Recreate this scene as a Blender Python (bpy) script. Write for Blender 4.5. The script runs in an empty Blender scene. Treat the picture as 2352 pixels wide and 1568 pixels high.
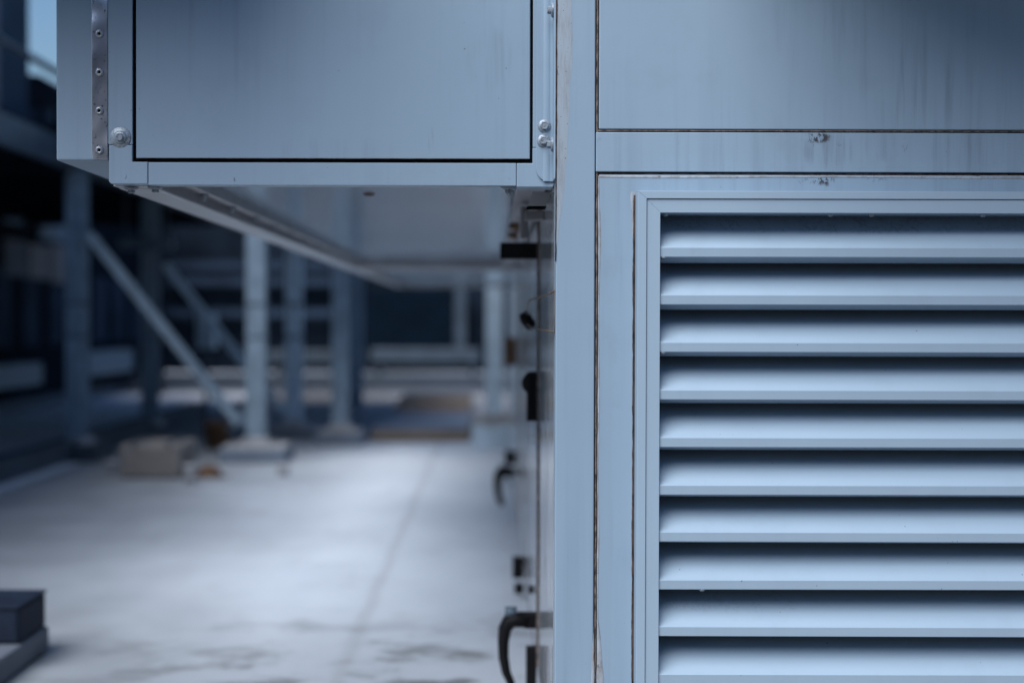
import bpy, bmesh, math, random
from mathutils import Vector, Matrix
random.seed(7)
SC = bpy.context.scene
COL = SC.collection
R = math.radians

# ------------------------------------------------------------------ measure
S = 0.0007            # metres per unit of the survey grid on the plane of the casing fronts
D0 = 2.287            # distance camera - casing fronts
EYE = 0.875           # camera height above the roof membrane
def X(u, k=1.0): return (u - 1130) * S * k
def Z(v, k=1.0): return EYE + (737 - v) * S * k
def Y(k): return (k - 1) * D0
def K(y): return 1 + y / D0

# ------------------------------------------------------------------ camera
cd = bpy.data.cameras.new('camera'); cam = bpy.data.objects.new('camera', cd); COL.objects.link(cam)
cam.matrix_world = (Matrix.Translation((0, -D0, EYE)) @ Matrix.Rotation(R(90 - 0.824), 4, 'X')
                    @ Matrix.Rotation(R(0.14), 4, 'Z'))
cd.lens = 50; cd.sensor_width = 36; cd.shift_x = 46 / 2352; cd.clip_end = 500; cd.clip_start = 0.05
cd.dof.use_dof = True; cd.dof.focus_distance = D0 - 0.005; cd.dof.aperture_fstop = 1.8
SC.camera = cam

# ------------------------------------------------------------------ sky, sun, exposure
SUN_EL, SUN_AZ = 50, 218          # azimuth clockwise from +Y
w = bpy.data.worlds.new('World'); SC.world = w; w.use_nodes = True
nt = w.node_tree; bg = nt.nodes['Background']
sky = nt.nodes.new('ShaderNodeTexSky'); sky.sky_type = 'NISHITA'; sky.sun_disc = False
sky.sun_elevation = R(SUN_EL); sky.sun_rotation = R(SUN_AZ)
sky.air_density = 1.6; sky.dust_density = 0.6; sky.ozone_density = 3.5
tint = nt.nodes.new('ShaderNodeMix'); tint.data_type = 'RGBA'; tint.blend_type = 'MULTIPLY'; tint.inputs[0].default_value = 1.0   # cool white balance
tint.inputs[7].default_value = (0.82, 0.99, 1.26, 1); nt.links.new(sky.outputs[0], tint.inputs[6]); nt.links.new(tint.outputs[2], bg.inputs[0]); bg.inputs[1].default_value = 0.055
sd = bpy.data.lights.new('sun', 'SUN'); so = bpy.data.objects.new('sun', sd); COL.objects.link(so)
sd.energy = 3.2; sd.angle = R(50); sd.color = (1.0, 0.985, 0.965)
d = Vector((math.sin(R(SUN_AZ)) * math.cos(R(SUN_EL)), math.cos(R(SUN_AZ)) * math.cos(R(SUN_EL)), math.sin(R(SUN_EL))))
so.rotation_euler = (-d).to_track_quat('-Z', 'Y').to_euler(); so.location = (-3, -6, 8)
SC.view_settings.view_transform = 'Standard'; SC.view_settings.look = 'None'
SC.view_settings.exposure = 0.62; SC.view_settings.gamma = 1
SC.render.engine = 'CYCLES'
SC.cycles.max_bounces = 8

# ------------------------------------------------------------------ materials
class N:
    def __init__(s, name):
        s.m = bpy.data.materials.new(name); s.m.use_nodes = True; s.t = s.m.node_tree
        s.b = s.t.nodes['Principled BSDF']; s.geo = s.t.nodes.new('ShaderNodeNewGeometry').outputs['Position']
        s._x = None
    def link(s, a, b): s.t.links.new(a, b)
    def val(s, sock, v):
        if isinstance(v, (int, float)): sock.default_value = v
        elif isinstance(v, (tuple, list)): sock.default_value = tuple(v) + ((1,) if len(v) == 3 and len(sock.default_value) == 4 else ())
        else: s.link(v, sock)
    def math(s, op, a, b=0.0, clamp=False):
        n = s.t.nodes.new('ShaderNodeMath'); n.operation = op; n.use_clamp = clamp
        s.val(n.inputs[0], a); s.val(n.inputs[1], b); return n.outputs[0]
    def noise(s, scale, sc3=(1, 1, 1), detail=4, rough=0.55, loc=(0, 0, 0)):
        mp = s.t.nodes.new('ShaderNodeMapping'); s.link(s.geo, mp.inputs[0])
        mp.inputs['Scale'].default_value = sc3; mp.inputs['Location'].default_value = loc
        n = s.t.nodes.new('ShaderNodeTexNoise'); n.inputs['Scale'].default_value = scale
        n.inputs['Detail'].default_value = detail; n.inputs['Roughness'].default_value = rough
        s.link(mp.outputs[0], n.inputs['Vector']); return n.outputs['Fac']
    def rng(s, v, a, b, c=0.0, d=1.0):
        n = s.t.nodes.new('ShaderNodeMapRange'); n.clamp = True
        s.val(n.inputs[0], v)
        for i, q in enumerate((a, b, c, d)): n.inputs[i + 1].default_value = q
        n.interpolation_type = 'SMOOTHSTEP' if a != b else 'LINEAR'
        return n.outputs[0]
    def mix(s, f, a, b):
        n = s.t.nodes.new('ShaderNodeMix'); n.data_type = 'RGBA'
        s.val(n.inputs[0], f); s.val(n.inputs[6], a); s.val(n.inputs[7], b); return n.outputs[2]
    def xyz(s):
        if s._x is None:
            n = s.t.nodes.new('ShaderNodeSeparateXYZ'); s.link(s.geo, n.inputs[0]); s._x = n.outputs
        return s._x
    def spot(s, x, z, rx, rz):       # soft ellipse on a wall facing -Y
        o = s.xyz()
        dx = s.math('DIVIDE', s.math('SUBTRACT', o[0], x), rx); dz = s.math('DIVIDE', s.math('SUBTRACT', o[2], z), rz)
        q = s.math('ADD', s.math('MULTIPLY', dx, dx), s.math('MULTIPLY', dz, dz))
        return s.rng(q, 0.2, 1.0, 1.0, 0.0)
    def out(s, col, rough=0.5, metal=0.0, spec=0.5, bump=None, bs=0.1, bd=0.001):
        s.val(s.b.inputs['Base Color'], col); s.val(s.b.inputs['Roughness'], rough)
        s.b.inputs['Metallic'].default_value = metal; s.b.inputs['Specular IOR Level'].default_value = spec
        if bump is not None:
            n = s.t.nodes.new('ShaderNodeBump'); n.inputs['Strength'].default_value = bs; n.inputs['Distance'].default_value = bd
            s.link(bump, n.inputs['Height']); s.link(n.outputs[0], s.b.inputs['Normal'])
        return s.m

PAINT = (0.264, 0.364, 0.470)
def paint(name, base=PAINT, rough=0.42, streak=0.35, grime=0.3, spots=(), speck=True, axis='x', runs=(), spec=0.4):
    n = N(name)
    sc3 = (70, 70, 2.2) if axis == 'x' else (2.2, 70, 70)
    st = n.rng(n.noise(1.0, sc3, 5, 0.6), 0.50, 0.78)
    st2 = n.rng(n.noise(1.0, (22, 22, 1.1), 3, 0.5, (3, 1, 7)), 0.48, 0.75)
    big = n.rng(n.noise(2.3, (1, 1, 1), 3, 0.5), 0.35, 0.7)
    f = n.math('MULTIPLY', n.math('ADD', n.math('MULTIPLY', st, 0.6), n.math('MULTIPLY', st2, 0.6)), n.math('MULTIPLY', n.math('ADD', big, 0.25), streak))
    dark = tuple(c * q for c, q in zip(base, (0.50, 0.50, 0.53)))
    col = n.mix(f, base, dark)
    blot = n.rng(n.noise(9, (1, 1, 1), 5, 0.6, (9, 2, 4)), 0.5, 0.8, 0, grime)
    col = n.mix(blot, col, tuple(c * 0.78 for c in base))
    if speck:
        sp = n.rng(n.noise(160, (1, 1, 1), 2, 0.5), 0.765, 0.80)
        col = n.mix(n.math('MULTIPLY', sp, 0.75), col, (0.06, 0.055, 0.06))
    for (x, z, rx, rz, amt, kind) in spots:
        msk = n.spot(x, z, rx, rz)
        if kind == 'mould':
            a = n.rng(n.noise(130, (1, 1, 0.55), 6, 0.75, (x, 0, z)), 0.49, 0.55)
            g = n.math('MULTIPLY', n.rng(n.noise(38, (1, 1, 0.6), 3), 0.42, 0.54), a)
        else:
            g = n.rng(n.noise(1.0, (75, 75, 4), 4, 0.6, (x, 2, z)), 0.46, 0.72)
        col = n.mix(n.math('MULTIPLY', n.math('MULTIPLY', msk, g), amt), col, (0.055, 0.055, 0.065))
    rr = n.math('ADD', n.math('MULTIPLY', blot, 0.2), rough)
    wob = n.math('ADD', n.math('MULTIPLY', n.noise(60, (1, 1, 0.6), 4, 0.6), 0.10), n.math('MULTIPLY', n.noise(3.5, (1, 1, 1), 2, 0.4, (5, 5, 5)), 1.6))
    m = n.out(col, rr, 0.0, spec, bump=wob, bs=0.35, bd=0.005)
    return m

def flat(name, base, var=0.25, scale=8, rough=0.6, metal=0.0, spec=0.4, bump=0.15, sc3=(1, 1, 1)):
    n = N(name)
    a = n.noise(scale, sc3, 6, 0.65)
    col = n.mix(n.rng(a, 0.3, 0.7), tuple(c * (1 - var) for c in base), tuple(min(1, c * (1 + var)) for c in base))
    return n.out(col, rough, metal, spec, bump=n.noise(scale * 12, sc3, 4, 0.6), bs=bump, bd=0.002)

M = {}
xg = X(1885)
M['paint_up'] = paint('painted steel sheet streaked', streak=0.24, grime=0.35, rough=0.38,
    spots=[(X(2120), Z(215), 0.10, 0.10, 0.13, 'run'), (X(2030), Z(120), 0.10, 0.16, 0.12, 'run'), (X(1860), Z(60), 0.09, 0.09, 0.14, 'run'), (X(2270), Z(160), 0.12, 0.2, 0.12, 'run')])
M['paint_rail'] = paint('painted steel rail with mould runs', streak=0.5, grime=0.5,
    spots=[(X(1872), Z(316), 0.034, 0.010, 1.0, 'mould'), (X(1900), Z(345), 0.05, 0.035, 0.35, 'run'), (X(2020), Z(335), 0.04, 0.030, 0.22, 'run'),
           (X(1378), Z(314), 0.014, 0.014, 0.9, 'mould'), (X(2240), Z(345), 0.09, 0.04, 0.2, 'run'), (X(2075), Z(330), 0.006, 0.014, 0.9, 'mould'), (X(1925), Z(328), 0.006, 0.006, 0.9, 'mould')])
M['paint_low'] = paint('painted steel lower panel', streak=0.35, grime=0.45,
    spots=[(X(1876), Z(413), 0.034, 0.013, 1.0, 'mould'), (X(2010), Z(408), 0.02, 0.008, 0.7, 'mould'), (X(2240), Z(405), 0.012, 0.008, 0.8, 'mould')])
M['paint_col'] = paint('painted steel corner post', streak=0.4, grime=0.2)
M['paint_box'] = paint('painted steel door sheet', streak=0.42, grime=0.3, rough=0.36,
    spots=[(X(985), Z(310), 0.006, 0.03, 0.5, 'run'), (X(760), Z(340), 0.12, 0.03, 0.08, 'run'), (X(1120), Z(120), 0.05, 0.06, 0.15, 'run')])
M['paint_frame'] = paint('painted steel frame', streak=0.5, grime=0.45)
M['paint_louver'] = paint('powder coated louver', base=(0.315, 0.420, 0.528), streak=0.06, grime=0.06, rough=0.34)
M['paint_blade'] = paint('powder coated louver blade', base=(0.315, 0.420, 0.528), streak=0.12, grime=0.25, rough=0.36,
    spots=[(X(1950), Z(512), 0.45, 0.020, 0.28, 'mould'), (X(1700), Z(1380), 0.2, 0.02, 0.12, 'mould')])
M['paint_side'] = paint('glossy painted side wall', base=(0.45, 0.49, 0.54), streak=0.3, grime=0.3, rough=0.09, spec=1.0, speck=False)
M['under'] = flat('galvanised underside sheet', (0.50, 0.64, 0.78), 0.06, 3, 0.13, 0.35, 0.5, 0.04)
M['under_rail'] = flat('weathered grey rail', (0.27, 0.27, 0.29), 0.15, 12, 0.4, 0.2, 0.4, 0.1)
M['under_edge'] = flat('pale painted edge rail', (0.42, 0.45, 0.49), 0.1, 12, 0.35, 0.1, 0.5, 0.1)
M['black'] = flat('black gap gasket', (0.004, 0.004, 0.005), 0.2, 30, 0.9, 0, 0.05, 0.0)
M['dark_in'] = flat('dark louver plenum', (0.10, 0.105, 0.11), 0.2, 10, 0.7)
M['plastic'] = flat('black plastic', (0.008, 0.008, 0.010), 0.2, 60, 0.5, 0, 0.15, 0.1)
M['seal'] = flat('dirty grey brown sealant', (0.13, 0.105, 0.095), 0.75, 120, 0.7, 0, 0.3, 0.6, (1, 1, 0.5))
M['seal_dark'] = flat('brown stained sealant', (0.05, 0.036, 0.032), 0.8, 130, 0.75, 0, 0.25, 0.6, (1, 1, 0.35))
n = N('smeared translucent sealant')
c = n.mix(n.rng(n.noise(1, (90, 90, 12), 5, 0.65), 0.42, 0.7), (0.315, 0.38, 0.45), (0.25, 0.285, 0.33))
c = n.mix(n.rng(n.noise(260, (1, 1, 1), 3), 0.66, 0.70, 0, 0.8), c, (0.06, 0.055, 0.06))
M['smear'] = n.out(c, 0.5, 0, 0.4, bump=n.noise(120, (1, 1, 0.5), 4), bs=0.3, bd=0.001)
n = N('thin sealant film')
c = n.mix(n.rng(n.noise(1, (60, 60, 40), 5, 0.65), 0.40, 0.65), (0.34, 0.39, 0.45), (0.25, 0.26, 0.28))
c = n.mix(n.rng(n.noise(90, (1, 1, 1), 5, 0.7), 0.60, 0.66, 0, 0.8), c, (0.12, 0.10, 0.09))
M['film'] = n.out(c, 0.5, 0, 0.4)
n = N('polished stainless strip')
wv = n.noise(7, (1.5, 1.5, 1), 2, 0.4)
M['steel'] = n.out(n.mix(n.rng(n.noise(220, (1, 1, 1), 3), 0.64, 0.68, 0, 0.9), (0.60, 0.61, 0.66), (0.03, 0.03, 0.035)), 0.26, 1.0, 0.5, bump=wv, bs=0.9, bd=0.02)
n = N('zinc plated fastener')
M['zinc'] = n.out(n.mix(n.rng(n.noise(300, (1, 1, 1), 4), 0.45, 0.7), (0.30, 0.36, 0.43), (0.17, 0.18, 0.19)), 0.42, 0.35, 0.5, bump=n.noise(500), bs=0.2, bd=0.0005)
M['rivet'] = flat('aluminium rivet', (0.36, 0.39, 0.43), 0.1, 40, 0.3, 0.8)
M['post_lit'] = flat('post steel with painted light', (0.58, 0.72, 0.84), 0.12, 10, 0.4, 0.1)  # lightened colour stands in for light missing on some posts and a brace
M['galv'] = flat('galvanised post steel', (0.24, 0.32, 0.40), 0.18, 10, 0.42, 0.2, 0.5, 0.1)
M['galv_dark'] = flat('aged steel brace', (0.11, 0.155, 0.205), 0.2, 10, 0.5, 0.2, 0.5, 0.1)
M['pad'] = flat('pale concrete pad', (0.42, 0.43, 0.45), 0.18, 16, 0.8)
M['grey_block'] = flat('grey brown concrete block', (0.20, 0.19, 0.185), 0.15, 14, 0.85)
M['wood'] = flat('weathered timber', (0.22, 0.18, 0.145), 0.25, 6, 0.8, 0, 0.3, 0.3, (1, 6, 6))
M['blue_grey'] = flat('blue grey coated board', (0.16, 0.20, 0.26), 0.12, 5, 0.5)
M['navy'] = flat('dark blue rubber', (0.012, 0.020, 0.038), 0.25, 14, 0.7, 0, 0.15)
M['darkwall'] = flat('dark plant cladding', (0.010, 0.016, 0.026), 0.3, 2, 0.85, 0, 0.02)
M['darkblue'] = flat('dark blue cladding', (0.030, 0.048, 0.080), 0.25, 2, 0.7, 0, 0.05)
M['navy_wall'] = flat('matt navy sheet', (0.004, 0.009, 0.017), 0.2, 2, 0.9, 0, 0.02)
M['kerb'] = flat('dark steel kerb', (0.045, 0.065, 0.090), 0.2, 6, 0.5)
M['parapet'] = flat('grey parapet', (0.11, 0.13, 0.165), 0.15, 5, 0.7)
M['rust'] = flat('rusty steel', (0.13, 0.075, 0.045), 0.5, 60, 0.8, 0.1, 0.3, 0.4)
M['white'] = flat('white plastic', (0.65, 0.67, 0.7), 0.06, 20, 0.5)
M['wire'] = flat('brown wire', (0.10, 0.075, 0.05), 0.2, 60, 0.6)
M['casing'] = paint('painted side casing', streak=0.3, grime=0.3)
# roof membrane
n = N('pale roof membrane')
o = n.xyz()
c = n.mix(n.rng(n.noise(0.9, (1, 0.5, 1), 5, 0.6), 0.35, 0.65), (0.80, 0.88, 0.97), (0.70, 0.78, 0.88))
c = n.mix(n.rng(n.noise(5, (1, 0.6, 1), 5, 0.6, (4, 4, 0)), 0.52, 0.75, 0, 0.22), c, (0.35, 0.36, 0.37))
near = n.rng(n.math('ADD', o[1], n.math('MULTIPLY', n.noise(3, (1, 1, 1), 4), 0.9)), 1.6, 2.6, 1.0, 0.0)
dirt = n.math('MULTIPLY', near, n.rng(n.noise(4.2, (1, 1.4, 1), 5, 0.6, (2, 5, 0)), 0.47, 0.62, 0.12, 0.85))
c = n.mix(dirt, c, (0.13, 0.12, 0.115))
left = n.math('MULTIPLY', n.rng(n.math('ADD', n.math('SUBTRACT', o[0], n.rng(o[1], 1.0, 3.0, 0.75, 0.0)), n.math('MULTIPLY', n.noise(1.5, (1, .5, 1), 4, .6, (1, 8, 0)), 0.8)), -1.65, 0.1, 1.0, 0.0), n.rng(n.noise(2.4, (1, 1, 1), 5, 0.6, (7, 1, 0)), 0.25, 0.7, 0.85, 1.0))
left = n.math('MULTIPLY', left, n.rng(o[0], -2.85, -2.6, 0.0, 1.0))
c = n.mix(left, c, (0.24, 0.265, 0.29))  # darkens the left floor colour in place of fading light
sx = n.math('ABSOLUTE', n.math('ADD', n.math('SUBTRACT', o[0], -0.375), n.math('MULTIPLY', n.math('SUBTRACT', n.noise(2, (0, 1, 0), 2), 0.5), 0.04)))
seam = n.math('MULTIPLY', n.rng(sx, 0.004, 0.035, 1.0, 0.0), 0.2)
c = n.mix(seam, c, (0.22, 0.21, 0.205))
far = n.rng(o[1], 7.6, 8.6, 0, 0.75)
c = n.mix(far, c, (0.17, 0.155, 0.145))
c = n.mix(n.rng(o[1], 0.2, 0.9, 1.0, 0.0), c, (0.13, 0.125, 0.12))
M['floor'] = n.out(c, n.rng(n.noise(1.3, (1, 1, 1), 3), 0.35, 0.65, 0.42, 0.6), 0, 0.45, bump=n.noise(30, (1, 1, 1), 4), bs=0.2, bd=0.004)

# ------------------------------------------------------------------ mesh helpers
ORG = {}
def box(bm, x0, x1, y0, y1, z0, z1, bev=0.0, seg=2):
    t = bmesh.new(); bmesh.ops.create_cube(t, size=1)
    for v in t.verts: v.co = Vector((x0 + (v.co.x + .5) * (x1 - x0), y0 + (v.co.y + .5) * (y1 - y0), z0 + (v.co.z + .5) * (z1 - z0)))
    if bev > 0: bmesh.ops.bevel(t, geom=t.edges[:], offset=bev, segments=seg, profile=0.5, affect='EDGES')
    merge(bm, t); return bm
def merge(bm, t, mat=None):
    if mat is not None: bmesh.ops.transform(t, matrix=mat, verts=t.verts)
    me = bpy.data.meshes.new('tmp'); t.to_mesh(me); t.free(); bm.from_mesh(me); bpy.data.meshes.remove(me)
def prism_xz(bm, pts, y0, y1, bev=0.0):     # outline in x,z ; extruded along y
    t = bmesh.new()
    a = [t.verts.new((p[0], y0, p[1])) for p in pts]; b = [t.verts.new((p[0], y1, p[1])) for p in pts]
    f0 = t.faces.new(a); t.faces.new(b[::-1])
    for i in range(len(pts)):
        j = (i + 1) % len(pts); t.faces.new((a[j], a[i], b[i], b[j]))
    bmesh.ops.recalc_face_normals(t, faces=t.faces[:])
    if bev > 0:
        ed = [e for e in t.edges if all(abs(v.co.y - y0) < 1e-6 for v in e.verts)]
        bmesh.ops.bevel(t, geom=ed, offset=bev, segments=2, profile=0.5, affect='EDGES')
    merge(bm, t); return bm
def prism_yz(bm, pts, x0, x1):              # outline in y,z ; extruded along x
    t = bmesh.new()
    a = [t.verts.new((x0, p[0], p[1])) for p in pts]; b = [t.verts.new((x1, p[0], p[1])) for p in pts]
    t.faces.new(a); t.faces.new(b[::-1])
    for i in range(len(pts)):
        j = (i + 1) % len(pts); t.faces.new((a[j], a[i], b[i], b[j]))
    bmesh.ops.recalc_face_normals(t, faces=t.faces[:])
    merge(bm, t); return bm
def lathe(bm, prof, seg=28, mat=None):      # profile (r, h) round the local Z axis
    t = bmesh.new(); rings = []
    for r, h in prof:
        rings.append([t.verts.new((r * math.cos(2 * math.pi * i / seg), r * math.sin(2 * math.pi * i / seg), h)) for i in range(seg)] if r > 1e-7 else [t.verts.new((0, 0, h))])
    for A, B in zip(rings, rings[1:]):
        for i in range(seg):
            j = (i + 1) % seg
            if len(A) == 1 and len(B) == 1: continue
            if len(A) == 1: t.faces.new((A[0], B[i], B[j]))
            elif len(B) == 1: t.faces.new((A[i], A[j], B[0]))
            else: t.faces.new((A[i], A[j], B[j], B[i]))
    if len(rings[0]) > 1: t.faces.new(rings[0][::-1])
    if len(rings[-1]) > 1: t.faces.new(rings[-1])
    bmesh.ops.recalc_face_normals(t, faces=t.faces[:])
    for f in t.faces: f.smooth = seg > 8
    merge(bm, t, mat); return bm
def tube(bm, pts, rads, seg=12, flatx=1.0):
    t = bmesh.new(); rings = []
    P = [Vector(p) for p in pts]
    if isinstance(rads, (int, float)): rads = [rads] * len(P)
    for i, p in enumerate(P):
        dr = (P[min(i + 1, len(P) - 1)] - P[max(i - 1, 0)]).normalized()
        up = Vector((0, 1, 0)) if abs(dr.y) < 0.9 else Vector((1, 0, 0))
        a = dr.cross(up).normalized(); b = dr.cross(a).normalized()
        rings.append([t.verts.new(p + (a * math.cos(2 * math.pi * q / seg) + b * math.sin(2 * math.pi * q / seg) * flatx) * rads[i]) for q in range(seg)])
    for A, B in zip(rings, rings[1:]):
        for i in range(seg):
            j = (i + 1) % seg; t.faces.new((A[i], A[j], B[j], B[i]))
    t.faces.new(rings[0][::-1]); t.faces.new(rings[-1])
    bmesh.ops.recalc_face_normals(t, faces=t.faces[:])
    for f in t.faces: f.smooth = True
    merge(bm, t); return bm
def bar(bm, a, b, wx, wy, bev=0.003):       # rectangular bar between two points in an xz plane
    a = Vector(a); b = Vector(b); L = (b - a).length
    t = bmesh.new(); bmesh.ops.create_cube(t, size=1)
    for v in t.verts: v.co = Vector((v.co.x * wx, v.co.y * wy, v.co.z * L))
    bmesh.ops.bevel(t, geom=t.edges[:], offset=bev, segments=2, affect='EDGES')
    q = (b - a).to_track_quat('Z', 'Y')
    merge(bm, t, Matrix.Translation((a + b) / 2) @ q.to_matrix().to_4x4()); return bm
def ribbon(bm, path, wl, wr, y, th=0.0012, jit=0.0006, step=0.006, vertical=True, seed=1, vary=None):
    """irregular bead on a wall facing -Y; path = (start, end) along z (or x); wl, wr = edges across"""
    rnd = random.Random(seed); a, b = path; nn = max(4, int(abs(b - a) / step)); t = bmesh.new(); rows = []
    e0 = e1 = 0.0
    for i in range(nn + 1):
        s_ = a + (b - a) * i / nn
        e0 = e0 * .7 + rnd.uniform(-jit, jit); e1 = e1 * .7 + rnd.uniform(-jit, jit)
        l, r = (wl, wr) if vary is None else vary(i / nn)
        l += e0; r += e1
        mid = [(l, y), (l + (r - l) * .2, y - th * .8), (l + (r - l) * .5, y - th * rnd.uniform(.7, 1.1)), (l + (r - l) * .8, y - th * .8), (r, y)]
        rows.append([t.verts.new((q, yy, s_) if vertical else (s_, yy, q)) for q, yy in mid])
    for A, B in zip(rows, rows[1:]):
        for i in range(4): t.faces.new((A[i], A[i + 1], B[i + 1], B[i]))
    bmesh.ops.recalc_face_normals(t, faces=t.faces[:]); t.normal_update()
    if sum(f.normal.y * f.calc_area() for f in t.faces) > 0: bmesh.ops.reverse_faces(t, faces=t.faces[:])
    for f in t.faces: f.smooth = True
    merge(bm, t); return bm

def obj(name, bm, mat, parent=None, loc=None):
    me = bpy.data.meshes.new(name); org = ORG.get(parent.name, Vector()) if parent else Vector()
    if loc is None: bmesh.ops.translate(bm, vec=-org, verts=bm.verts)
    bm.to_mesh(me); bm.free(); me.materials.append(M[mat])
    o = bpy.data.objects.new(name, me); COL.objects.link(o)
    if parent: o.parent = parent; ORG[o.name] = org.copy()
    if loc is not None: o.location = Vector(loc) - org; ORG[o.name] = Vector(loc)
    return o
def copy_to(o, loc, parent=None, rot=None):
    c = o.copy(); COL.objects.link(c); p = parent or o.parent; c.parent = p
    c.location = Vector(loc) - ORG.get(p.name, Vector()); ORG[c.name] = Vector(loc)
    return c
def thing(name, label, cat, loc, group=None):
    o = bpy.data.objects.new(name, None); COL.objects.link(o); o.location = loc; o.empty_display_size = .1
    ORG[o.name] = Vector(loc); o['label'] = label; o['category'] = cat
    if group: o['group'] = group
    return o
def tag(o, label, cat, group=None):
    o['label'] = label; o['category'] = cat
    if group: o['group'] = group
    return o
def struct(name, bm, mat):
    o = obj(name, bm, mat); o['kind'] = 'structure'; return o
def B(): return bmesh.new()
TO_Y = Matrix.Rotation(R(90), 4, 'X')     # local +Z -> -Y (towards the camera)
TO_X = Matrix.Rotation(R(-90), 4, 'Y')    # local +Z -> -X
TO_D = Matrix.Rotation(R(180), 4, 'X')    # local +Z -> down

def bolt_bm(mat, rf=0.0095, rh=0.0062, h=0.0065, washer=None, stub=0):
    bm = B()
    z = 0
    if washer: lathe(bm, [(0, 0), (washer, 0), (washer, .0012), (washer - .0006, .0018), (0, .0018)], mat=mat); z = .0018
    lathe(bm, [(0, z), (rf, z), (rf, z + .001), (rf * .82, z + .0024), (0, z + .0024)], mat=mat)
    t = B(); lathe(t, [(0, z + .002), (rh, z + .002), (rh, z + h - .0008), (rh * .86, z + h), (rh * .72, z + h), (rh * .66, z + h - .0006), (0, z + h - .0006)], seg=6, mat=mat)
    for f in t.faces: f.smooth = False
    merge(bm, t)
    if stub: lathe(bm, [(0, z + h - .001), (.0032, z + h - .001), (.0032, z + h + stub - .001), (.002, z + h + stub), (0, z + h + stub)], mat=mat)
    return bm

# ================================================================== SETTING
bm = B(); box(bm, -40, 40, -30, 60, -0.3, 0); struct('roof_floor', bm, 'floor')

# ================================================================== RIGHT HAND UNIT (front plane y = 0)
XW = X(1276)                        # left side plane of the unit
XR = 1.75; ZT = 2.15; YB = Y(4.6)
unit = thing('air_handling_unit', 'large pale blue-grey metal housing with a louver, filling the right half of the picture', 'air handling unit', (0.9, 2, 0))
# corner post
bm = B(); box(bm, XW, X(1365.6), 0, .05, .12, ZT, .0022, 3); obj('corner_post', bm, 'paint_col', unit)
bm = B(); box(bm, XW + .012, XR, .03, YB, .0, .118, .003); obj('base_plinth', bm, 'under_rail', unit)
# front panels
bm = B(); box(bm, X(1374), XR, 0, .03, Z(297), ZT, .0018, 3); obj('upper_panel', bm, 'paint_up', unit)
bm = B(); box(bm, X(1367.4), XR, -.0015, .03, Z(394.5), Z(304.2), .0012, 2); obj('cross_rail', bm, 'paint_rail', unit)
LX0, LX1, LZ0, LZ1 = X(1466), X(2620), Z(1905), Z(446)      # opening in the lower panel
bm = B()
x0, x1, z0, z1 = X(1374), XR, .12, Z(401)
box(bm, x0, LX0, 0, .03, z0, z1, .0015); box(bm, LX1, x1, 0, .03, z0, z1, .0015)
box(bm, LX0 - .002, LX1 + .002, .0001, .03, LZ1, z1, .0); box(bm, LX0 - .002, LX1 + .002, .0001, .03, z0, LZ0, .0)
obj('lower_panel', bm, 'paint_low', unit)
bm = B(); box(bm, X(1360), X(1380), .012, .028, .12, ZT); box(bm, X(1368), XR, .012, .028, Z(306), Z(296)); box(bm, X(1368), XR, .012, .028, Z(404), Z(392))
obj('joint_gasket', bm, 'black', unit)
# shell behind
bm = B(); box(bm, XW + .03, XR, .02, YB, ZT, ZT + .03, .003); box(bm, XR - .03, XR, .032, YB, .12, ZT); box(bm, XW + .03, XR - .03, YB - .03, YB, .12, ZT)
obj('casing_shell', bm, 'paint_frame', unit)
# sealant in the joints
bm = B(); ribbon(bm, (Z(1700), Z(-40)), X(1367.8), X(1372.6), .003, .0018, .00022, .005, seed=3); obj('sealant_bead', bm, 'seal', unit)
bm = B(); ribbon(bm, (X(1372), XR), Z(302.0), Z(298.2), .0025, .002, .00018, .005, vertical=False, seed=4); obj('sealant_bead', bm, 'seal', unit)
bm = B(); ribbon(bm, (X(1372), XR), Z(400.6), Z(397.4), .0025, .0015, .00022, .005, vertical=False, seed=5); obj('sealant_bead', bm, 'seal_dark', unit)
# thin films of sealant wiped over the panels
bm = B(); ribbon(bm, (Z(1700), Z(404)), 0, 0, .0004, .0010, .0004, .012, seed=6, vary=lambda q: (X(1373.5), X(1377.5 + 3 * math.sin(q * 23) * q)))
ribbon(bm, (X(1374), X(2420)), 0, 0, .0004, .0010, .0003, .012, vertical=False, seed=7, vary=lambda q: (Z(408.5 + 1.5 * math.sin(q * 9)), Z(401.8)))
obj('sealant_film', bm, 'film', unit)
def smear(q):   # q=0 top .. 1 bottom of the wiped sealant on the corner post
    pts = [(0, 32), (.10, 33), (.22, 36), (.34, 35.5), (.42, 31), (.60, 26), (.72, 21), (.86, 12), (1, 3)]
    for (a, va), (b, vb) in zip(pts, pts[1:]):
        if a <= q <= b: v = va + (vb - va) * (q - a) / (b - a); break
    return X(1277.2), X(1277.2 + v)
bm = B(); ribbon(bm, (Z(-60), Z(560)), 0, 0, -.0001, .00025, .0006, .006, seed=8, vary=smear); obj('sealant_smear', bm, 'smear', unit)
bm = B(); ribbon(bm, (Z(-40), Z(600)), 0, 0, -.0006, .0009, .0003, .006, seed=9, vary=lambda q: (X(1273.8 + 0.6), X(1278.6 - 1.6 * q)))
obj('sealant_bead', bm, 'seal_dark', unit)
bm = B(); ribbon(bm, (Z(1700), Z(1440)), 0, 0, -.0001, .0007, .0006, .006, seed=11, vary=lambda q: (X(1368 - 9 * math.sin(math.pi * min(1, .35 + q * .65)) - 1), X(1367.2)))
obj('sealant_smear', bm, 'film', unit)
bm = B(); ribbon(bm, (Z(1640), Z(1420)), 0, 0, -.0004, .0009, .0006, .006, seed=12, vary=lambda q: (X(1374.2), X(1376 + 13 * math.sin(math.pi * min(1, .4 + q * .6)) )))
obj('sealant_smear', bm, 'film', unit)

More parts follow.
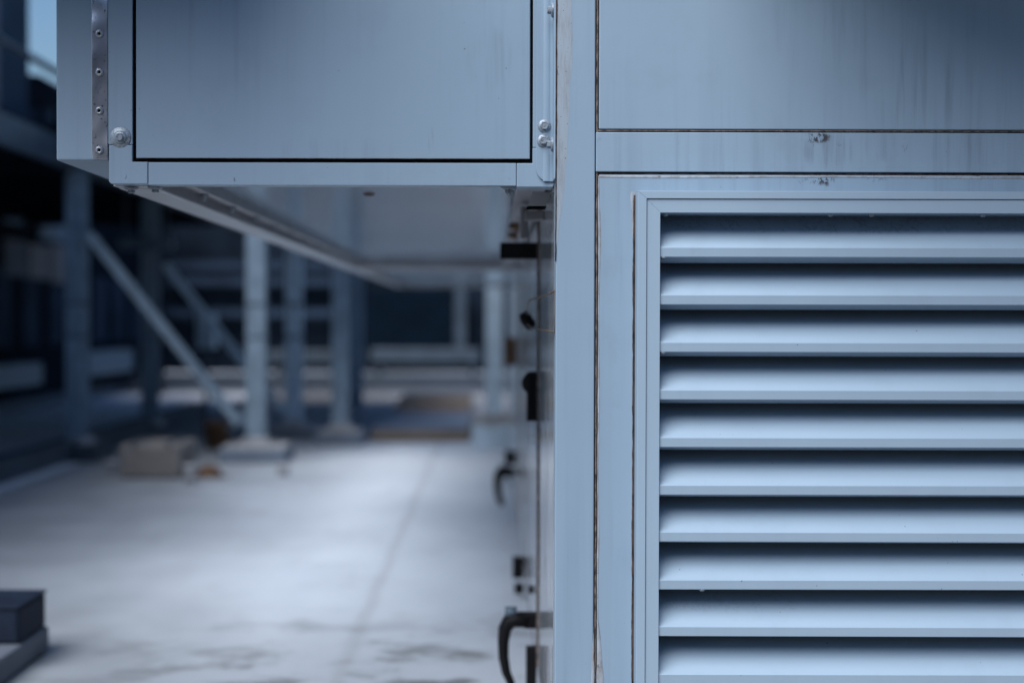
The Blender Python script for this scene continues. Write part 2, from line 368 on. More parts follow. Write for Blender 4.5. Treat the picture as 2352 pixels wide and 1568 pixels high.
# ---- louver
YF = -.040; kf = K(YF)
def fx(u): return X(u, kf)
def fz(v): return Z(v, kf)
lou = B()
U0, U1, V0, V1 = 1464, 2640, 438, 1930
def mitre(bm, a, b, c, d_, yf, yb, bev):
    # ring between outer rect (a) and inner rect (b): four mitred bars
    (ou0, ou1, ov0, ov1), (iu0, iu1, iv0, iv1) = a, b
    o_ = [(fx(ou0), fz(ov0)), (fx(ou1), fz(ov0)), (fx(ou1), fz(ov1)), (fx(ou0), fz(ov1))]
    i_ = [(fx(iu0), fz(iv0)), (fx(iu1), fz(iv0)), (fx(iu1), fz(iv1)), (fx(iu0), fz(iv1))]
    for q in range(4):
        r_ = (q + 1) % 4
        prism_xz(bm, [o_[q], o_[r_], i_[r_], i_[q]], yf, yb, bev)
mitre(lou, (U0, U1, V0, V1), (1484.5, U1 - 20, 455.5, V1 - 20), 0, 0, YF, -.001, .0007)
mitre(lou, (1485.3, U1 - 21, 456.6, V1 - 21), (1516, U1 - 52, 487.5, V1 - 52), 0, 0, YF + .0022, -.0008, .0005)
lv = obj('louver', lou, 'paint_louver', unit)
bm = B()   # inner returns of the opening
box(bm, fx(1513.8), fx(U1 - 50), YF + .006, .040, fz(487.6), fz(485.2)); box(bm, fx(1513.5), fx(1515.8), YF + .006, .040, fz(V1 - 50), fz(487.8)); box(bm, fx(U1 - 52), fx(U1 - 50), YF + .006, .040, fz(V1 - 50), fz(487.8))
obj('inner_return', bm, 'paint_louver', lv)
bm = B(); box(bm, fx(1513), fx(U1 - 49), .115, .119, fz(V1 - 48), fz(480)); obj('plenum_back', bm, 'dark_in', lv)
yl = YF + .005; kl = K(yl)
for i in range(13):
    vb = 588.3 + 109.2 * i
    z0 = Z(vb, kl) + random.uniform(-.0003, .0003); h = 20.8 * S * kl; rd, rz = .043, -.008
    prof = [(yl, z0 + h), (yl + .0004, z0 + .0006), (yl + .001, z0 - .0003), (yl + rd, z0 + rz), (yl + rd + .0003, z0 + rz + .0012), (yl + .0022, z0 + .0014), (yl + .0016, z0 + h - .0012), (yl + .1005, z0 + h + .0725), (yl + .0995, z0 + h + .074), (yl + .0006, z0 + h + .0006)]
    bm = B(); prism_yz(bm, prof, fx(1515.9), fx(U1 - 52.2)); bl = obj('louver_blade', bm, 'paint_blade', lv); bl.rotation_euler = (0, R(random.uniform(-.05, .05)), 0)
t = bolt_bm(TO_D, .0055, .0036, .004)
s0 = obj('screw', t, 'zinc', lv, loc=(X(1532, kf), -.014, fz(487.7)))
for u, r_ in ((1915, 0), (2010, 0), (2268, 0)): copy_to(s0, (X(u, kf), -.016, fz(487.7)), lv)
copy_to(s0, (X(1616, kl), yl + .006, Z(1352.6 , kl) - .0004), lv); copy_to(s0, (X(1524, kl), yl + .006, Z(588.6, kl) - .0004), lv); copy_to(s0, (X(1524, kl), yl + .006, Z(807, kl) - .0004), lv)
# dark stained gap left of the louver
bm = B(); ribbon(bm, (Z(1900), Z(448)), X(1453.0), X(1461.5), -.0003, .0016, .00035, .005, seed=21); obj('sealant_bead', bm, 'seal_dark', unit)
bm = B(); ribbon(bm, (Z(560), Z(440)), 0, 0, -.0001, .0006, .0008, .005, seed=22, vary=lambda q: (X(1453.5 - 8 * q ** .5 * (1 - q * .3)), X(1454.5 + 6 * q))); obj('sealant_smear', bm, 'film', unit)

# ---- side wall with doors (x = XW, seen at a glancing angle)
def side(name, k0, k1, z0, z1, mat='paint_side', dx=0.0, parent=unit):
    bm = B(); box(bm, XW - dx, XW + .028, Y(k0), Y(k1), z0, z1, .0015, 2); return obj(name, bm, mat, parent)
bm = B(); box(bm, XW + .012, XW + .026, .05, YB - .05, .12, ZT); obj('joint_gasket', bm, 'black', unit)
side('side_panel', K(.0512), 1.352, .12, ZT)
pz = Z(737, 1)
d1 = side('access_door', 1.358, 1.80, .135, Z(560, 1.36) - .02, dx=.0015)
side('side_panel', 1.806, 2.30, .12, ZT)
side('side_mullion', 2.306, 2.36, .12, ZT, dx=.006)
d2 = side('access_door', 2.366, 3.2, .135, 1.05, dx=.0015)
side('side_panel', 3.206, 4.55, .12, ZT)
side('transom_panel', 1.358, 1.80, Z(560, 1.36) - .016, ZT); side('transom_panel', 2.366, 3.2, 1.055, ZT)
bm = B(); box(bm, XW - .004, XW - .0002, Y(1.353), Y(1.357), .12, 1.09); obj('sealant_bead', bm, 'seal', unit)
for kk in (1.803, 2.303):
    bm = B(); box(bm, XW - .003, XW - .0002, Y(kk - .002), Y(kk + .002), .12, 1.09); obj('sealant_bead', bm, 'seal', unit)

def lever(parent, k, vtop, name='door_handle', g=1.0):
    """black lever: square boss on the wall, arm reaching out, lever bowing down"""
    y = Y(k); z = Z(vtop, k)
    bm = B()
    box(bm, XW - .030, XW - .0022, y - .016, y + .016, z - .019, z + .014, .003)
    pts = [(XW - .022, y, z - .002), (XW - .050, y, z - .001), (XW - .062, y, z - .006), (XW - .072, y, z - .022), (XW - .0755, y, z - .050), (XW - .075, y, z - .085), (XW - .069, y, z - .118), (XW - .058, y, z - .143), (XW - .053, y, z - .149)]
    tube(bm, pts, [q * g for q in (.0150, .0150, .0145, .0125, .0105, .0095, .0085, .0075, .0045)], 14, 1.15)
    h = obj(name, bm, 'plastic', parent)
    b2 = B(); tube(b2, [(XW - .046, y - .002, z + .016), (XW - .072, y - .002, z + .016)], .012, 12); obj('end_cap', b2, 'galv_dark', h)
    return h
lever(d1, 1.372, 1422, g=1.2)
lever(d2, 2.72, 1082, g=1.7)
b3 = B(); box(b3, XW - .045, XW - .0022, Y(2.72) - .02, Y(2.72) + .02, Z(1066, 2.72), Z(1035, 2.72), .004); obj('lock_body', b3, 'plastic', d2)
def hinge(parent, k, v0, v1, knob=False):
    bm = B(); box(bm, X(1210.5, k), XW - .0022, Y(k) - .0, Y(k) + .03, Z(v1, k), Z(v0, k), .002)
    box(bm, X(1210.5, k) + .004, XW - .0045, Y(k) - .003, Y(k) + .002, Z(v1, k) + .006, Z(v0, k) - .006, .0015)
    if knob: lathe(bm, [(0, 0), (.0255, 0), (.0255, .014), (0, .014)], 24, Matrix.Translation((X(1213, k) + .012, Y(k) + .015, Z(880, k))) @ Matrix.Rotation(R(90), 4, 'X'))
    obj('hinge', bm, 'plastic', parent)
hinge(d1, 1.366, 855, 967, True); hinge(d1, 1.366, 1490, 1602)
bm = B(); tube(bm, [(XW - .020, Y(2.78), .14), (XW - .020, Y(2.78), Z(1075, 2.78))], .008, 12); obj('lock_rod', bm, 'galv', d2)
# small latches further back
kk = 1.95
bm = B(); box(bm, XW - .036, XW - .0002, Y(kk), Y(kk) + .03, Z(1330, kk), Z(1280, kk), .004); obj('latch', bm, 'plastic', unit)
bm = B(); box(bm, XW - .030, XW - .0002, Y(kk), Y(kk) + .03, Z(1366, kk), Z(1342, kk), .004); obj('latch', bm, 'plastic', unit)
bm = B(); lathe(bm, [(0, 0), (.010, 0), (.009, .010), (0, .012)], 16, Matrix.Translation((XW - .001, Y(1.52), Z(1355, 1.52))) @ TO_X); obj('door_plug', bm, 'plastic', d1)
bm = B(); box(bm, XW - .05, XW - .0022, Y(2.6), Y(2.6) + .05, Z(838, 2.6), Z(775, 2.6), .004); obj('lock_body', bm, 'rust', d2)
# horizontal black stay bar
bm = B(); k = 1.36
box(bm, X(1148, k), XW - .0015, Y(k), Y(k) + .034, Z(594.5, k), Z(557, k), .0012)
prism_xz(bm, [(X(1236, k), Z(612, k)), (X(1241, k), Z(606, k)), (X(1241.5, k), Z(548, k)), (X(1237, k), Z(528, k)), (X(1232, k), Z(524, k)), (X(1235, k), Z(560, k))], Y(k) - .006, Y(k) - .0005)
lathe(bm, [(0, -.02), (.013, -.02), (.013, .005), (0, .005)], 18, Matrix.Translation((X(1238, k), Y(k) + .012, Z(512, k))) @ TO_X)
obj('stay_bar', bm, 'plastic', d1)
# bracket plates under the duct against the wall
bm = B()
k = 1.09
prism_xz(bm, [(X(1222, k), Z(441, k)), (X(1266, k), Z(441, k)), (X(1252, k), Z(473, k)), (X(1212, k), Z(473, k))], Y(k), Y(k) + .02, .001)
obj('mounting_bracket', bm, 'under_edge', unit)
bm = B(); prism_xz(bm, [(X(1210, k), Z(473.6, k)), (X(1255, k), Z(473.6, k)), (X(1252, k), Z(480, k)), (X(1208, k), Z(480, k))], Y(k) + .001, Y(k) + .02); obj('bracket_slot', bm, 'black', unit)
bm = B(); k = 1.22
box(bm, X(1205, k), XW - .0005, Y(k), Y(k) + .05, Z(505, k), Z(484, k), .002); box(bm, X(1196, k), X(1214, k), Y(k) + .05, Y(k) + .09, Z(545, k), Z(470, k), .003)
obj('mounting_bracket', bm, 'under_rail', unit)
for kk, v in ((1.3, 430), (1.3, 462), (1.42, 492), (1.5, 520), (1.6, 540)):
    bm = B(); lathe(bm, [(0, 0), (.014, 0), (.014, .008), (.008, .010), (.008, .024), (0, .024)], 14, Matrix.Translation((X(1200 - (kk - 1.3) * 40, kk), Y(kk), Z(v, kk))) @ TO_X); obj('pipe_clip', bm, 'rust' if v > 500 else 'under_rail', unit)

# wire loop and plug hanging on the wall
wr = thing('hanging_wire', 'thin brown wire looped against the side wall of the housing, above a black hinge', 'wire', (XW - .03, .55, Z(760, 1.3)))
bm = B()
pts = [(XW - .0018, .004, Z(668)), (XW - .006, .08, Z(674, 1.03)), (XW - .016, .25, Z(683, 1.11)), (XW - .028, .48, Z(687, 1.2)), (XW - .030, .62, Z(700, 1.28)), (XW - .028, .70, Z(722, 1.3))]
tube(bm, pts, .0016, 8); 
pts = [(XW - .028, .70, Z(745, 1.3)), (XW - .024, .50, Z(752, 1.22)), (XW - .012, .25, Z(758, 1.1)), (XW - .0022, .01, Z(762))]
tube(bm, pts, .0016, 8)
tube(bm, [(XW - .0016, .003, Z(668)), (XW - .0012, .003, Z(715)), (XW - .0016, .004, Z(764))], .0005, 6)
obj('wire_strand', bm, 'wire', wr)
bm = B(); tube(bm, [(XW - .038, .72, Z(718, 1.3)), (XW - .032, .72, Z(730, 1.3)), (XW - .022, .72, Z(745, 1.3)), (XW - .020, .72, Z(756, 1.3))], [.009, .013, .013, .009], 12); obj('plug', bm, 'plastic', wr)

# ================================================================== OVERHEAD DUCT (front plane y = .06)
YD = .06; kd = K(YD); YE = Y(4.09)
def dx_(u): return X(u, kd)
def dz_(v): return Z(v, kd)
duct = thing('duct_casing', 'long pale metal duct box raised above the roof with a flush black-gapped front panel', 'duct', (-.27, 2, dz_(429)))
ZTD = 2.1
bm = B(); box(bm, dx_(312.5), dx_(1216), YD + .001, YD + .0045, dz_(366), ZTD - .05, .0016, 3); obj('front_panel', bm, 'paint_box', duct)
bm = B(); box(bm, dx_(300), dx_(1226), YD + .005, YD + .012, dz_(380), ZTD - .02); obj('gap_gasket', bm, 'black', duct)
bm = B(); ribbon(bm, (dx_(314), dx_(1214)), dz_(366.6), dz_(365.2), YD + .0012, .0006, .00025, .006, vertical=False, seed=31); obj('dirt_line', bm, 'seal_dark', duct)
bm = B(); box(bm, dx_(249), dx_(304.5), YD, YD + .029, dz_(335), ZTD, .0012, 3); obj('left_stile', bm, 'paint_frame', duct)
bm = B(); box(bm, dx_(1222.5), dx_(1271.5), YD, YD + .029, dz_(339.5), ZTD, .0012, 3); obj('right_stile', bm, 'paint_frame', duct)
bm = B(); box(bm, dx_(340.6), dx_(1184.6), YD, YD + .029, dz_(427.5), dz_(375.2), .0012, 3); obj('bottom_rail', bm, 'paint_frame', duct)
bm = B(); prism_xz(bm, [(dx_(u), dz_(v)) for u, v in ((251, 336.3), (304.5, 336.3), (304.5, 374.6), (339.6, 374.6), (339.6, 425), (256, 425), (251, 420))], YD - .0015, YD + .06, .0012); obj('corner_piece', bm, 'paint_frame', duct)
bm = B(); prism_xz(bm, [(dx_(u), dz_(v)) for u, v in ((1185.8, 375.6), (1222, 375.6), (1222, 340.6), (1271.5, 340.6), (1271.5, 425), (1268, 430), (1185.8, 430))], YD - .0012, YD + .05, .0012); obj('corner_piece', bm, 'paint_frame', duct)
# angle bracket that ties the duct to the unit
bt = thing('angle_bracket', 'pale angle bracket with rounded corner, bolted between the duct frame and the corner post', 'bracket', (dx_(1250), YD, dz_(418)))
ou = [(dx_(1230), ZTD - .1), (dx_(1230), dz_(372))]
for q in range(9):
    a = math.pi + q * math.pi / 16; r_ = 30
    ou.append((dx_(1230 + r_ + math.cos(a) * r_), dz_(388 - math.sin(a) * r_)))
ou += [(dx_(1271.3), dz_(418)), (dx_(1271.3), ZTD - .1)]
bm = B(); prism_xz(bm, ou, YD - .0048, YD - .0016, .0008); obj('front_leg', bm, 'paint_frame', bt)
bm = B(); ribbon(bm, (ZTD - .1, dz_(417)), dx_(1246), dx_(1262), YD - .0047, .0014, .00005, .05, seed=33); obj('pressed_rib', bm, 'paint_frame', bt)
bm = B(); box(bm, XW - .0032, XW - .0004, .010, YD - .0049, dz_(418), ZTD - .1, .0006); obj('side_leg', bm, 'paint_frame', bt)
b0 = obj('bolt', bolt_bm(TO_Y, .0108, .0072, .0075), 'zinc', bt, loc=(X(1249, K(.054)), YD - .0049, Z(290, K(.054))))
copy_to(b0, (X(1247, K(.054)), YD - .0049, Z(324, K(.054))), bt)
b1 = obj('bolt', bolt_bm(TO_X, .012, .0066, .0085, washer=.0125), 'zinc', bt, loc=(XW - .0033, .032, Z(332, K(.03))))
copy_to(b1, (XW - .0033, .032, Z(25, K(.03))), bt)
# fasteners on the frame
obj('bolt', bolt_bm(TO_Y, .0108, .0066, .0075, washer=.0175), 'zinc', duct, loc=(dx_(277), YD - .0001, dz_(319)))
bu = obj('bolt', bolt_bm(TO_D, .0105, .0062, .0075, washer=.0125), 'zinc', duct, loc=(X(303, 1.045), .10, dz_(428.5)))
copy_to(bu, (X(357, 1.04), .092, dz_(427.6)), duct)
obj('bolt', bolt_bm(TO_D, .0105, .0064, .008, washer=.0135, stub=.006), 'zinc', duct, loc=(X(1168, 1.034), .080, dz_(427.6)))
# underside
ZU = dz_(429)
def dn(v_): return v_ * S      # helper
XL = -903 * S; XI = -812 * S; XJ = -770 * S
bm = B(); box(bm, XL, XI, YD + .061, YE, ZU, ZU + .03, .003); box(bm, XL, XI, YD + .030, YD + .0605, ZU + .002, ZU + .03, .0); obj('edge_rail', bm, 'under_edge', duct)
bm = B(); box(bm, XI + .0002, XI + .003, YD + .03, YE - .1, ZU + .002, ZU + .024); box(bm, XI + .0032, XJ, YD + .03, YE - .1, ZU + .022, ZU + .026, .001); box(bm, XJ + .0002, XJ + .004, YD + .03, YE - .1, ZU + .018, ZU + .044, .001)
obj('channel', bm, 'under_rail', duct)
bm = B(); box(bm, XJ + .0042, XW - .004, YD + .03, Y(2.60), ZU + .040, ZU + .044); box(bm, XJ + .0042, XW - .004, Y(2.72), Y(4.0), ZU + .012, ZU + .016); obj('bottom_sheet', bm, 'under', duct)
bm = B(); box(bm, XI + .0032, XW - .002, Y(2.60), Y(2.72), ZU - .002, ZU + .05, .004); obj('cross_rail', bm, 'under_rail', duct)
bm = B(); box(bm, XI + .0002, XW - .002, Y(4.0), YE, ZU - .001, ZU + .06, .004); obj('cross_rail', bm, 'under_rail', duct)
bm = B(); box(bm, XW - .06, XW - .006, YD + .031, YE - .3, ZU + .014, ZU + .038, .002); obj('channel', bm, 'under_rail', duct)
bm = B(); box(bm, XL + .002, XL + .006, YD + .03, YE, ZU + .031, ZTD); box(bm, XL + .006, XW - .004, YE - .004, YE - .001, ZU + .06, ZTD); box(bm, XL + .001, XW - .004, YD + .035, YE, ZTD - .02, ZTD + .01, .002); obj('casing_shell', bm, 'paint_frame', duct)
sc = None
for i in range(16):
    k_ = 1.073 + .131 * i
    if k_ > 2.55: break
    l = (-752 * S, Y(k_), ZU + .0222)
    if sc is None:
        b_ = B(); lathe(b_, [(0, 0), (.008, 0), (.008, .003), (.004, .005), (.004, .012), (0, .013)], 14, TO_D); sc = obj('screw', b_, 'zinc', duct, loc=(-795 * S, Y(k_), ZU + .0220))
    else: copy_to(sc, (-795 * S, Y(k_), ZU + .0220), duct)
b_ = B(); lathe(b_, [(0, 0), (.035, 0), (.03, .018), (0, .02)], 20, TO_D); obj('drain_cap', b_, 'plastic', duct, loc=(X(792, 2.58), Y(2.58), Z(592, 2.58)))
b_ = B(); lathe(b_, [(0, 0), (.012, 0), (.010, .004), (0, .005)], 20, TO_D); obj('drain_cap', b_, 'rust', duct, loc=(X(826, 1.19), Y(1.28), ZU + .0399))

# ================================================================== SIDE CASING left of the duct
YC = .064; kc = K(YC)
cas = thing('side_casing', 'narrow pale metal casing with a riveted steel strip, left of the duct front panel', 'casing', (X(190, kc), .8, Z(372, kc)))
bm = B(); box(bm, X(129.5, kc), XL - .0015, YC, 1.6, Z(372, kc), 2.1, .0035, 3); obj('casing_body', bm, 'casing', cas)
pts = [(X(u, K(YC - .003)), Z(v, K(YC - .003))) for u, v in ((211.5, -400), (211.5, 360), (213, 365.5), (218, 368.5), (248, 369.5), (248, -400))]
bm = B(); prism_xz(bm, pts, YC - .0035, YC - .0005, .0005); st = obj('steel_strip', bm, 'steel', cas)
rv = None
for v in (-94, -6, 82, 170, 258, 348):
    l = (X(229.5 - v * .002, K(.06)), YC - .0036, Z(v, K(.06)))
    if rv is None:
        b_ = B(); lathe(b_, [(.0068, 0), (.0066, .0012), (.0056, .0026), (.0042, .0033), (.0030, .0030), (.0023, .0018), (.0021, .0003), (0, .0002)], 24, TO_Y)
        rv = obj('rivet', b_, 'rivet', cas, loc=l)
    else: copy_to(rv, l, cas)
    b_ = B(); lathe(b_, [(0, 0), (.0022, 0), (.0021, .0012), (0, .0014)], 16, TO_Y @ Matrix.Identity(4)); o_ = obj('rivet_core', b_, 'black', cas, loc=(l[0], l[1] - .0002, l[2]))

# ================================================================== BACKGROUND
PW = .118
def post_bm(x, y, z0, z1, wdt=PW):
    bm = B(); h = wdt / 2; f = .012
    box(bm, x - h, x + h, y - h, y - h + f, z0, z1, .002); box(bm, x - h, x + h, y + h - f, y + h, z0, z1, .002); box(bm, x - .02, x + .02, y - h + f, y + h - f, z0, z1)
    return bm
def plate_bm(x, y, z, r=.10):
    bm = B(); box(bm, x - r, x + r, y - r, y + r, z, z + .012, .002)
    for sx in (-1, 1):
        for sy in (-1, 1): lathe(bm, [(0, 0), (.016, 0), (.016, .02), (0, .022)], 6, Matrix.Translation((x + sx * r * .78, y + sy * r * .78, z + .012)))
    box(bm, x - .075, x + .075, y - .075, y + .075, z + .013, z + .045, .006)
    return bm
DECK = 1.80
def pad(x, y, w_, d_, h, label, mat='blue_grey', top='pad'):
    t = thing('foundation_pad', label, 'foundation pad', (x, y, 0), 'foundation pads under the steel posts')
    bm = B(); box(bm, x - w_ / 2, x + w_ / 2, y - d_ / 2, y + d_ / 2, 0, h * .86, .012); obj('concrete_base', bm, mat, t)
    bm = B(); box(bm, x - w_ / 2 + .01, x + w_ / 2 - .01, y - d_ / 2 + .01, y + d_ / 2 - .01, h * .86 + .001, h, .008); obj('cap_slab', bm, top, t)
    return t
def frame_row(k, xs, braces, label, tops, bm_='galv_dark'):
    t = thing('post_frame', label, 'support frame', (sum(xs) / 2, Y(k), 0), 'steel support frames')
    for x, z0 in zip(xs, tops):
        p = obj('post', post_bm(x, Y(k), z0 + .012, DECK), 'post_lit' if (k > 4 and x > -2) else 'galv', t); obj('base_plate', plate_bm(x, Y(k), z0), 'pad', t)
        for v in (700, 775):
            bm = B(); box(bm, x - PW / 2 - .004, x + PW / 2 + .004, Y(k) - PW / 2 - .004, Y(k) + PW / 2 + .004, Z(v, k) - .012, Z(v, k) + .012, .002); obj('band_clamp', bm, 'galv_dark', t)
    for (a, b, w_) in braces:
        bm = B(); bar(bm, a, b, w_, .05); obj('brace', bm, bm_, t)
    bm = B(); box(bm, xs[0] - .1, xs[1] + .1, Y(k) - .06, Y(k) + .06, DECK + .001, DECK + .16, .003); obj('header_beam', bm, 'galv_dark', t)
    return t
k1, k2 = 3.90, 4.75
xa, xb = -2.60, X(590, k1); xc, xd = X(345, k2), X(675, k2)
fr = frame_row(k1, (xa, xb), [((X(212, k1), Y(k1) - .085, Z(540, k1)), (X(556, k1), Y(k1) - .085, Z(972, k1)), .085)],
     'nearer steel support frame of two posts and a long diagonal brace', (.10, .10), 'galv')
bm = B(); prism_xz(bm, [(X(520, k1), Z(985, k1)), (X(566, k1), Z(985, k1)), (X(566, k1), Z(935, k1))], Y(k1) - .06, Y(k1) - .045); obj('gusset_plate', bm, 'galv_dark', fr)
frame_row(k2, (xc, xd), [((X(385, k2), Y(k2) - .085, Z(610, k2)), (X(655, k2), Y(k2) - .085, Z(945, k2)), .080)],
     'farther steel support frame partly hidden behind the longer diagonal brace', (.07, .07), 'post_lit')
pad(xb, Y(k1), .41, .40, .10, 'blue-topped foundation pad under the post where the long brace ends')
pad(xa, Y(k1), .36, .34, .10, 'foundation pad at the foot of the leftmost post beside the dark kerb', 'kerb', 'kerb')
pad(xd, Y(k2), .40, .36, .07, 'low foundation pad behind the pad of the braced post')
def leg(k, u, label, w_, h, mt='galv'):
    x = X(u, k)
    t = thing('support_post', label, 'post', (x, Y(k), 0), 'separate steel posts at the end of the duct')
    obj('post_shaft', post_bm(x, Y(k), h + .012, DECK + .2), mt, t); obj('base_plate', plate_bm(x, Y(k), h), 'pad', t)
k3 = 4.42
leg(k3, 783, 'steel post at the left end of the timber platform', .36, .10); pad(X(783, k3), Y(k3), .34, .34, .10, 'small foundation pad left of the timber platform')
leg(4.36, 1135, 'bright steel post nearest the side wall with door handles', .3, .18, 'post_lit'); pad(X(1137, 4.36), Y(4.36), .31, .34, .18, 'tall pale blue foundation pad under the post nearest the side wall', mat='post_lit')
k5 = 5.6
leg(k5, 818, 'dim steel post just behind and right of the post by the timber platform', .3, .05)
# neighbouring plant on the deck
dk = thing('raised_deck', 'dark raised steel deck carried on posts in the far left background', 'platform', (-3.3, Y(3.6), DECK))
XD = -2.58
bm = B(); box(bm, XD - .05, XD, Y(1.9), Y(6.4), DECK + .0, DECK + .17, .004); obj('edge_beam', bm, 'kerb', dk)
bm = B(); box(bm, -6.5, XD - .051, Y(2.0), Y(6.4), DECK + .17, DECK + .2); box(bm, XD + .001, -0.9, Y(3.75), Y(6.4), DECK + .17, DECK + .2); obj('deck_plate', bm, 'darkwall', dk)
for q in range(8):
    yy = Y(3.0 + q * .42); bm = B(); box(bm, -6.5, XD - .055, yy, yy + .08, DECK - .02, DECK + .165, .003); obj('joist', bm, 'darkwall', dk)
rl = thing('guard_rail', 'thin dark guard rail sloping across the sky at top left', 'railing', (XD, Y(3), DECK + .2))
bm = B(); tube(bm, [(XD, Y(1.8), Z(95, 3.26)), (XD, Y(6.4), Z(95, 3.26))], .022, 12); obj('top_rail', bm, 'kerb', rl)
for q in (2.0, 4.6, 6.2):
    bm = B(); tube(bm, [(XD, Y(q), DECK + .17), (XD, Y(q), Z(95, 3.26))], .02, 10); obj('rail_post', bm, 'kerb', rl)
pl = thing('plant_housing', 'dark plant housing silhouetted on the raised deck under the sky patch', 'machine housing', (-3.3, Y(3.9), DECK + .2))
kp = 3.8
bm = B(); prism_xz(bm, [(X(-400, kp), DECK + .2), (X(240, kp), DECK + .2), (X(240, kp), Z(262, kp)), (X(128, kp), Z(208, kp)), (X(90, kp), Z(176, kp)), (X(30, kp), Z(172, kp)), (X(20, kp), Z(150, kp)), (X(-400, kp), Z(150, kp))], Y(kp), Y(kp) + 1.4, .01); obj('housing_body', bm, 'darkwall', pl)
bm = B()
for q in range(5): box(bm, X(30 + q * 36, kp), X(56 + q * 36, kp), Y(kp) - .02, Y(kp) - .001, DECK + .26, Z(255, kp), .004)
obj('vent_slats', bm, 'darkblue', pl)
bm = B(); box(bm, X(-160, 3.5), X(2, 3.5), Y(3.5), Y(3.5) + .5, DECK + .2, DECK + 2.6, .01); o_ = obj('vent_stack', bm, 'darkblue'); tag(o_, 'dark vertical stack at the top left edge beside the sky', 'stack')
# lower cabinet hanging below the deck at left
# kerb beam
kb = obj('steel_kerb', box(B(), XD - .14, XD + .0, Y(1.4), Y(5.6), .001, .135, .006), 'kerb'); tag(kb, 'long dark blue steel kerb on the roof running past the leftmost posts', 'kerb')
fl = obj('flashing_strip', box(B(), XD + .003, XD + .09, Y(1.4), Y(3.75), .001, .012, .003), 'white'); tag(fl, 'pale flashing strip along the foot of the dark kerb', 'flashing')
# left wall
lw = thing('plant_wall', 'dark panelled wall with a pale blue ledge on the far left', 'wall', (-4.6, Y(6), 0))
XLW = -4.54
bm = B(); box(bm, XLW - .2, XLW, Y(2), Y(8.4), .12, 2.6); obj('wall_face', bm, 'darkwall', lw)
bm = B(); box(bm, XLW - .2, XLW + .08, Y(2), Y(8.4), .001, .12, .004); obj('wall_base', bm, 'parapet', lw)
bm = B(); box(bm, XLW + .001, XLW + .22, Y(4), Y(5.98), Z(890, 5.73) , Z(838, 5.73), .008); obj('ledge', bm, 'galv', lw)
for q in range(9):
    yy = Y(4.9 + q * .36)
    bm = B(); box(bm, XLW + .001, XLW + .03, yy, yy + .5, Z(800, 5.73), Z(615, 5.73), .004); obj('wall_panel', bm, 'darkblue', lw)
for ky0, ky1, v0, v1, mt in ((5.72, 6.05, 440, 522, 'galv'), (6.18, 6.62, 446, 545, 'galv'), (5.72, 6.0, 556, 640, 'parapet'), (6.03, 6.3, 560, 640, 'under_rail'), (6.33, 6.7, 552, 645, 'under_rail')):
    bm = B(); box(bm, XLW + .031, XLW + .06, Y(ky0), Y(ky1), Z(v1, 6.0), Z(v0, 6.0), .006); obj('window_panel', bm, mt, lw)
bm = B(); box(bm, XLW + .001, XLW + .22, Y(6.65), Y(7.5), Z(868, 6.6), Z(812, 6.6), .008); obj('ledge', bm, 'galv', lw)
ap = obj('roof_slab', box(B(), XLW + .1, XD - .145, Y(2), Y(8.3), .001, .012, .003), 'white'); ap['kind'] = 'structure'
pv = thing('pipe_valve', 'dark pipe valve on a short riser between the two leftmost posts', 'valve', (X(350, 5.0), Y(5.0), 0))
kk = 5.0; cx = X(350, kk)
bm = B(); tube(bm, [(cx, Y(kk), .001), (cx, Y(kk), Z(905, kk))], .05, 16); obj('riser_pipe', bm, 'galv', pv)
bm = B(); lathe(bm, [(0, Z(905, kk)), (.10, Z(905, kk)), (.10, Z(895, kk)), (.06, Z(880, kk)), (.11, Z(850, kk)), (.11, Z(820, kk)), (.05, Z(800, kk)), (.02, Z(795, kk)), (.02, Z(770, kk)), (0, Z(770, kk))], 24, Matrix.Translation((cx, Y(kk), 0))); obj('valve_body', bm, 'navy', pv)
bm = B(); lathe(bm, [(.09, Z(772, kk)), (.10, Z(769, kk)), (.09, Z(766, kk)), (.02, Z(768, kk))], 24, Matrix.Translation((cx, Y(kk), 0))); obj('hand_wheel', bm, 'rust', pv)
# back wall and parapet
bw = thing('back_wall', 'black back wall beyond the posts with a pale horizontal pipe duct', 'wall', (-1.5, Y(8), 0))
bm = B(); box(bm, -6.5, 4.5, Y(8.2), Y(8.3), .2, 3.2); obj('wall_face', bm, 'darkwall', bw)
k = 8.1
bm = B(); box(bm, X(838, k), X(1050, k), Y(k) , Y(k) + .1, Z(800, k), Z(665, k), .01); obj('wall_panel', bm, 'navy_wall', bw)
bm = B(); box(bm, X(1045, k), X(1070, k), Y(k) - .04, Y(k) - .001, Z(800, k), Z(655, k), .006); obj('wall_stud', bm, 'kerb', bw)
for v in (612, 648, 720):
    bm = B(); box(bm, X(380, k), X(835, k), Y(k) - .03, Y(k) + .05, Z(v + 9, k), Z(v - 9, k), .006); obj('wall_stud', bm, 'darkblue', bw)
dc = thing('cable_tray', 'pale horizontal cable tray along the foot of the black back wall', 'cable tray', (X(975, 7.8), Y(7.8), 0))
bm = B(); box(bm, X(852, 7.8), X(1102, 7.8), Y(7.8), Y(7.8) + .3, Z(835, 7.8), Z(801, 7.8), .02); obj('tray_body', bm, 'kerb', dc)
bm = B(); box(bm, X(600, 7.8), X(838, 7.8), Y(7.8), Y(7.8) + .3, Z(838, 7.8), Z(806, 7.8), .02); obj('tray_body', bm, 'kerb', dc)
for u in (870, 1085, 640, 800):
    bm = B(); box(bm, X(u - 6, 7.8), X(u + 6, 7.8), Y(7.8) + .08, Y(7.8) + .2, .2, Z(833, 7.8)); obj('tray_leg', bm, 'kerb', dc)
pk = thing('parapet_kerb', 'low blue-grey parapet across the roof behind the timber platform', 'parapet', (-1, Y(7.4), 0))
